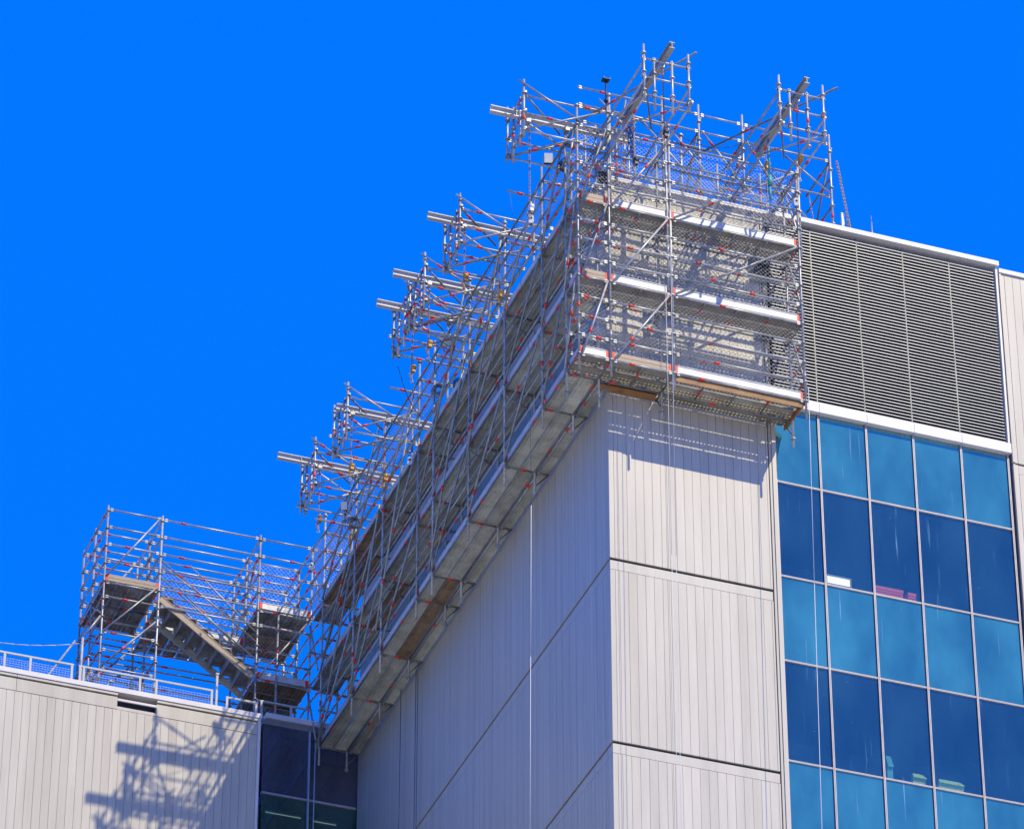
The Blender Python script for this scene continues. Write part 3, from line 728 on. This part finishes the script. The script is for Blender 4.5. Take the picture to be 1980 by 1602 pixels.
# short bay joining the stair tower to the end of the side scaffold
for k in range(-1, 9): bar(st, 'linking_ledger', (-1.10, 16.66, RS(k)-.04), (-1.12, 17.47, RS(k)), mm='galv' if k % 2 else 'galvshade')
for z in (56.9, 58.9, 60.9): bar(st, 'diagonal_brace', (-1.16, 16.66, z), (-1.16, 17.45, z+1.8), .024, ends=False)
upright(st, -.37, 17.5, 57.46, 63.1); upright(st, -1.98, 17.45, 57.46, 61.0)
for k in range(0, 9, 2): bar(st, 'linking_ledger', (-1.09, 17.5, RS(k)), (-.40, 17.5, RS(k)))
for z in (58.86, 60.86):
    for q in range(2): plank(st, -1.06+.34*q, 16.68, z, .80, along='y', m='stair', holes=False)
net(st, -1.10, 16.7, 60.95, .76, 1.9, along='y')
# landings: planks run in Y
def landing(xa, xb, ya, yb, z, mm='stair', toe_front='toe'):
    n = int((xb-xa)/.33); w = .315
    for q in range(n): plank(st, xa+.03+q*(xb-xa-.06)/n, ya+.03, z+.05, yb-ya-.06, w=w, along='y', m=mm, holes=(mm == 'plank_holes'))
    for y in (ya, yb): bar(st, 'deck_transom', (xa+.03, y, z-.02), (xb-.03, y, z-.02), .024)
    for f in (.5,): bar(st, 'deck_transom', (xa+.03, ya+(yb-ya)*f, z-.03), (xb-.03, ya+(yb-ya)*f, z-.03), .02, mm='galv_old')
landing(TX[0], TX[1], TY[0], TY[1], RS(4)-.08); landing(TX[0], TX[1], TY[1], TY[2], RS(4)-.08)
toe(st, TX[0]+.03, 17.47, RS(4)-.06, 1.35, m='timber'); toe(st, TX[0]+.03, 19.70, RS(4)-.02, 1.35)
landing(TX[2], TX[3], TY[0], TY[1], RS(0)-.04, 'plank_rust'); toe(st, TX[2]+.03, 17.47, RS(0)-.02, 1.32, m='toe')
landing(TX[2], TX[3], TY[1], TY[2], RS(0)-.04)
landing(TX[2], TX[3], TY[0], TY[1], RS(4)-.06); landing(TX[2], TX[3], TY[1], TY[2], RS(4)-.06, 'plank_rust'); toe(st, TX[2]+.03, 17.47, RS(4)-.03, 1.32, m='toe')
landing(TX[1], TX[2], TY[1], TY[2], RS(4)-.5)
toe(st, TX[1]+.03, TY[1], RS(4)-.45, 2.5, m='toe')
# flight
def flight(ya, yb, x0, z0, x1, z1, n=8):
    for y in (ya, yb):
        def f():
            b = MB(); d = Vector((x1-x0, 0, z1-z0)); L = d.length; b.box(0, L, 0, .03, -.09, .09); b.box(0, L, -.012, 0, .075, .09); b.box(0, L, -.012, 0, -.09, -.075); return b.mesh('stringer', [M['timber' if y == ya else 'plank']])
        ang = math.atan2(z1-z0, x1-x0)
        link('stringer', f(), st, (x0, y, z0), Quaternion((0, 1, 0), -ang))
    for i in range(n):
        s = (i+.55)/n; x = x0+(x1-x0)*s; z = z0+(z1-z0)*s+.10
        def g():
            b = MB(); b.box(-.15, .17, 0, yb-ya-.035, .0, .03); b.box(.15, .17, 0, yb-ya-.035, -.06, 0)
            b.box(-.152, -.14, 0, yb-ya-.035, -.10, .0); b.box(.172, .178, -.03, yb-ya, -.20, .035)
            return b.mesh('tread', [M['stair']])
        link('tread', cached('tread', g), st, (x, ya+.032, z+.06))
flight(17.53, 18.50, -5.02, 60.66, -2.55, 58.90)
b = MB()
for y in (17.50, 18.56):
    for dz, e in ((.55, 0), (1.05, 0)):
        bar(st, 'handrail', (-5.05, y, 60.70+dz), (-2.52, y, 58.85+dz), .019, ends=False)
    bar(st, 'handrail', (-4.3, y, 61.75), (-2.55, y, 60.2), .019, ends=False)
bar(st, 'handrail', (-5.0, 19.70, 62.3), (-2.6, 19.70, 60.6), .019, ends=False); bar(st, 'handrail', (-5.0, 18.62, 62.5), (-2.9, 18.62, 61.2), .019, ends=False)
net(st, TX[1]+.5, 19.69, RS(5)-.2, 2.0, 1.6, pitch=.085); net(st, TX[2]+.05, 18.6, RS(4)+.1, 1.3, 1.9, pitch=.085)
net(st, TX[2]+.05, 18.58, RS(0)+.1, 1.0, 1.85, pitch=.085)
b = MB()
for i in range(7): b.box(-3.1+.02, -1.3, 20.4, 20.46, 57.9+i*.16, 58.0+i*.16)
tag(b.build('roof_louvre', M['capw'], base=(-2.2, 20.4, 57.5)), 'small slatted white louvre box seen through the bottom stair landing', 'louvre')
# raking props to the left
pr = thing('raking_prop', (-7.1, 17.7, 57.73), 'bent pale prop leaning against the left side of the stair tower', 'prop')
bar(pr, 'tube', (-6.95, 17.42, 54.95), (-6.95, 17.42, 59.05), .032, ends=False, red=0); bar(pr, 'tube', (-6.95, 17.42, 59.05), (-6.55, 17.42, 59.75), .028, ends=False, red=0); bar(pr, 'tube', (-8.6, 17.0, 56.2), (-6.95, 18.2, 59.4), .024, ends=False, red=0)

# ------------------------------------------------------------------ chains, hoists, lamps, ropes
def chain_mesh(L, mm):
    b = MB(); z = 0; i = 0; h = .06; w = .014; r = .0055
    while z > -L:
        a = (w, 0) if i % 2 == 0 else (0, w)
        p = [(a[0], a[1], z), (a[0], a[1], z-h), (-a[0], -a[1], z-h), (-a[0], -a[1], z)]
        for q in range(4): b.tube(p[q], p[(q+1) % 4], r, 4, caps=False)
        z -= h-.012; i += 1
    return b.mesh('chain', [M[mm]])
def hoist(x, y, z, L, label, mm='chain', body='yellow', bz=None, group='chain hoists hung from the beams'):
    t = thing('chain_hoist', (x, y, z), label, 'hoist', group)
    link('chain', cached(('chain', round(L, 2), mm), lambda: chain_mesh(L, mm)), t, (x, y, z))
    bz = z-L*.8 if bz is None else bz
    def f():
        b = MB(); b.tube((-.05, 0, 0), (.05, 0, 0), .075, 10); b.box(-.04, .04, -.05, .05, -.12, .06); b.tube((0, 0, .06), (0, 0, .14), .012, 6); return b.mesh('hoist_body', [M[body]])
    link('hoist_body', cached(('hb', body), f), t, (x+.035, y, bz))
    def g():
        b = MB(); b.torus((0, 0, 0), (0, 1, 0), .035, .012, 10, 5); b.tube((0, 0, .035), (0, 0, .09), .014, 6); return b.mesh('hook', [M['galv']])
    link('hook', cached('hook', g), t, (x, y, z-L-.05))
    # bundled tail of chain
    def h():
        b = MB()
        for i in range(9): 
            a = i*.7; b.torus((.03*math.cos(a), .03*math.sin(a), -.03*i), (math.cos(a), math.sin(a), .3), .022, .007, 8, 4)
        return b.mesh('chain_tail', [M['yellow' if body == 'yellow' else mm]])
    link('chain_tail', cached(('ct', body, mm), h), t, (x-.03, y-.02, bz-.1))
    return t
hoist(-2.0, -.6, 63.05, 2.5, 'rusty chain hanging from the rig nearest the front corner', bz=60.75, body='white')
hoist(-2.03, 3.58, 63.0, 1.6, 'orange chain and yellow hoist under the second side rig')
hoist(-2.04, 6.0, 63.0, 1.9, 'yellow hoist under the upper of the paired rigs')
hoist(-2.04, 7.16, 62.9, 1.7, 'chain under the lower of the paired rigs')
hoist(-2.05, 11.63, 63.0, 1.75, 'yellow hoist under the rig with the short beam')
hoist(-2.03, 14.16, 63.0, 1.7, 'pale rusty chain under the farthest side rig', mm='chain2')
hoist(-1.18, 3.58, 63.0, 1.9, 'yellow chain hoist close to the side scaffold under the second rig')
hoist(-1.2, 11.63, 63.0, 1.9, 'yellow chain hoist close to the side scaffold under the short beam')
hoist(-1.2, 14.16, 63.0, 2.1, 'rusty chain close to the side scaffold under the farthest rig')
hoist(.17, -3.12, 63.3, 2.2, 'rusty chain with black hoist body under the highest front rig', body='black')
hoist(.12, -1.5, 63.3, 1.7, 'tangled zinc chain and sling beside the front scaffold corner', mm='chain2', body='black')
hoist(3.35, -3.1, 63.2, 2.05, 'red chain and yellow hoist hanging from the right front rig', bz=61.7)
hoist(3.30, -1.45, 63.2, 1.6, 'zinc chain with a yellow clamp behind the right front rig', mm='chain2', bz=62.7)
b = MB(); b.tube((3.31, -1.6, 62.0), (3.31, -1.6, 62.28), .055, 10); b.tube((3.31, -1.6, 61.6), (3.31, -1.6, 62.0), .03, 8); b.tube((3.31, -1.6, 62.28), (3.31, -1.6, 63.3), .024, 8)
tag(b.build('sleeved_pole', M['cyan'], base=(3.31, -1.6, 61.6)), 'thin pole with a teal sleeve beside the right front rig', 'pole')
# slack chain at right
t = thing('slack_chain', (5.79, .25, 64.66), 'pale double chain slanting down from the end upright to the louvre roof', 'chain')
ln = Vector((5.80, .2, 64.66)); en = Vector((6.06, .2, 62.72))
for dx in (0, .035):
    q = (en-ln).normalized().to_track_quat('-Z', 'Y'); link('chain', cached(('chain', 1.95, 'chain2'), lambda: chain_mesh(1.95, 'chain2')), t, ln+Vector((dx, 0, 0)), q)
link('chain', cached(('chain', .35, 'chain'), lambda: chain_mesh(.35, 'chain')), t, (6.0, .16, 63.0)); link('chain', cached(('chain', .35, 'chain')  , lambda: None), t, (6.04, .16, 63.0))
t = thing('slack_chain', (5.2, .35, 63.7), 'short pale chain hanging between the last two roof uprights', 'chain')
link('chain', cached(('chain', 1.0, 'chain2'), lambda: chain_mesh(1.0, 'chain2')), t, (5.15, .35, 63.6), Vector((-.12, 0, 1)).to_track_quat('Z', 'Y'))
b = MB(); b.box(5.90, 5.965, .25, .31, 62.35, 63.22); b.box(5.895, 5.97, .245, .315, 63.20, 63.235); tag(b.build('roof_stub', M['capw'], base=(5.93, .3, 62.35)), 'short square white post on the louvre roof beside the slack chain', 'post')
b = MB(); b.tube((6.67, .3, 62.35), (6.67, .3, 63.2), .016, 6); b.tube((6.67, .3, 63.2), (6.67, .3, 63.38), .008, 5, r1=.003); b.tube((6.67, .3, 62.35), (6.67, .3, 62.41), .05, 8)
tag(b.build('lightning_rod', M['galv'], base=(6.67, .3, 62.35)), 'thin lightning rod on the roof above the louvres', 'rod')
# lamps
def flood(x, y, z, label, s=1.0, yaw=0, tilt=.1):
    t = thing('floodlight', (x, y, z), label, 'floodlight', 'floodlights on the side scaffold')
    rot = Matrix.Rotation(yaw, 4, 'Z')@Matrix.Rotation(tilt, 4, 'X')
    def put(nm, b, m):
        me = b.mesh(nm, [M[m]]); me.transform(rot); o = link(nm, me, t, (x, y, z)); return o
    b = MB(); b.box(-.10*s, .10*s, -.0, .07, -.13*s, .13*s); put('housing', b, 'black')
    b = MB(); b.box(-.095*s, .095*s, -.012, -.001, -.125*s, .125*s); put('lens', b, 'white')
    b = MB(); b.box(-.12*s, -.105*s, .0, .03, -.2*s, .05); b.box(.105*s, .12*s, .0, .03, -.2*s, .05); b.box(-.12*s, .12*s, 0, .03, -.215*s, -.2*s); b.tube((0, .015, -.215*s), (0, .015, -.55), .014, 6); put('bracket', b, 'galv_old')
flood(-1.12, .55, 63.15, 'square white floodlight on a bracket beside the front corner rig', yaw=-.3)
flood(-.95, 7.9, 63.1, 'large pale tilted floodlight between the paired rigs', 1.3, -.9, .6)
flood(-1.75, 13.0, 61.35, 'small round faced floodlight above the stair tower', .8, -.5, .4)
# cable coils
for (x, y, z, lab) in ((-1.0, -.2, 62.45, 'black coiled cable hanging at the top of the scaffold corner'), (-1.2, 7.7, 61.5, 'dark coiled hose hung on the side scaffold below the paired rigs'), (-1.5, 13.0, 60.95, 'grey coiled cable hanging below the round floodlight'), (-.95, 6.9, 61.2, 'bundle of black leads on the outer rail of the side scaffold')):
    b = MB()
    for i in range(9): b.torus((random.uniform(-.03, .03), .012*i, random.uniform(-.03, .03)), (random.uniform(-.25, .25), 1, random.uniform(-.25, .25)), .13+random.uniform(-.03, .03), .009, 18, 5)
    me = b.mesh('cable_coil', [M['black'] if 'black' in lab else M['darkrope']]); tag(link('cable_coil', me, None, (x, y, z), Quaternion((0, 0, 1), -.35)), lab, 'cable')
# pulleys
for (x, y, z, lab) in ((-1.95, -.55, 60.45, 'white chain block below the front corner chain'), (-1.3, 9.4, 60.5, 'white pulley block beside the projecting tube on the side scaffold'), (-1.65, 13.2, 61.2, 'tall white pulley block near the farthest rig'), (-1.95, 14.9, 60.7, 'white pulley block just right of the stair tower'), (4.1, -1.25, 62.0, 'white pulley block at the top right end of the front scaffold')):
    t = thing('pulley_block', (x, y, z), lab, 'pulley', 'white pulley blocks')
    def f():
        b = MB(); b.tube((0, -.03, .05), (0, .03, .05), .06, 12); b.tube((0, -.03, -.05), (0, .03, -.05), .06, 12); b.box(-.058, .058, -.028, .028, -.05, .05); return b.mesh('casing', [M['white']])
    link('casing', cached('casing', f), t, (x, y, z), Quaternion((0, 0, 1), -.35))
    def h():
        b = MB(); b.tube((0, -.034, .02), (0, .034, .02), .028, 10); b.torus((0, 0, .14), (0, 1, 0), .03, .01, 10, 5); b.torus((0, 0, -.14), (0, 1, 0), .03, .01, 10, 5); return b.mesh('sheave', [M['black']])
    link('sheave', cached('sheave', h), t, (x, y, z), Quaternion((0, 0, 1), -.35))
# ropes
ROPE_Y = .38
def rope(pts, r, m, label):
    b = MB(); b.path(pts, r, 6); tag(b.build('hanging_rope', M[m], base=pts[0]), label, 'rope', 'ropes hanging down the facades')
rope([(-1.60, .44, 53.7), (-1.60, .50, 50), (-1.60, .56, 45.9), (-1.60, .6, 40)], .008, 'rope', 'white rope hanging alone in front of the shaded side wall')
rope([(-1.86, 1.05, 62.4), (-1.62, .44, 57.5), (-1.60, .44, 53.7)], .004, 'darkrope', 'upper part of the lone white rope, its shade painted in thin grey')  # same rope higher up: its shade put into a grey colour and thinner radius
rope([(.90, -1.24, 58.9), (.89, -1.24, 52), (.88, -1.24, 40)], .0055, 'rope', 'left of the two thin ropes down the sunlit face')
rope([(1.04, -1.24, 61.0), (1.0, -1.22, 52), (.95, -1.2, 40)], .0055, 'rope', 'right of the two thin ropes down the sunlit face')
rope([(4.18, -1.26, 57.0), (4.12, -1.24, 52), (3.98, -1.2, 40)], .007, 'rope', 'pale rope hanging in front of the blue glass')
rope([(-1.26, 16.8, 56.9), (-1.25, 16.8, 50), (-1.24, 16.8, 40)], .012, 'rope', 'pale blue rope hanging past the dark glazed link, left one')
rope([(-1.14, 16.75, 56.9), (-1.13, 16.75, 50), (-1.13, 16.75, 40)], .012, 'rope', 'pale blue rope hanging past the dark glazed link, right one')
for y, lab in ((13.3, 'leftmost grey rope hanging close to the shaded wall'), (12.2, 'middle grey rope hanging close to the shaded wall'), (12.05, 'rightmost grey rope hanging close to the shaded wall')):
    rope([(-.12, y, 56.7), (-.12, y, 50), (-.12, y, 40)], .009, 'darkrope', lab)
# blue sling and tangled cords at the front corner
b = MB(); b.tube((-.36, -1.08, 63.55), (-.36, -1.08, 64.35), .019, 8); b.tube((-.36, -1.08, 63.75), (-.36, -1.08, 63.80), .05, 8); b.box(-.44, -.28, -1.16, -1.00, 64.35, 64.36); b.box(-.44, -.42, -1.16, -1.0, 64.361, 64.40); b.box(-.30, -.28, -1.16, -1.0, 64.361, 64.40)
tag(b.build('screw_jack', M['black'], base=(-.36, -1.08, 63.55)), 'black screw jack with a forked head on top of the second front upright', 'jack')
b = MB(); 
for s in range(5):
    pts = [(.05+.03*s+random.uniform(-.05, .05), -1.35+random.uniform(-.05, .05), 63.1-.12*i+random.uniform(-.03, .03)) for i in range(9)]; b.path(pts, .014, 5)
tag(b.build('lifting_sling', M['blue'], base=(.1, -1.35, 63.1)), 'blue tangled lifting sling between the front rig and the scaffold corner', 'sling')
for (pa, pb, sag, lab) in (((1.3, .2, 64.8), (3.5, .2, 64.55), .45, 'dark cable sagging between the two front rigs'), ((.7, .1, 64.6), (2.4, .1, 64.0), .2, 'thin dark lead drooping behind the highest front rig'), ((-2.2, 7.7, 61.9), (-1.2, 9.0, 61.6), .25, 'thin dark cable looping out from the paired rigs')):
    pts = [tuple(Vector(pa).lerp(Vector(pb), i/10)+Vector((0, 0, -sag*4*(i/10)*(1-i/10)))) for i in range(11)]
    b = MB(); b.path(pts, .008, 5); tag(b.build('cable', M['black'], base=pa), lab, 'cable')
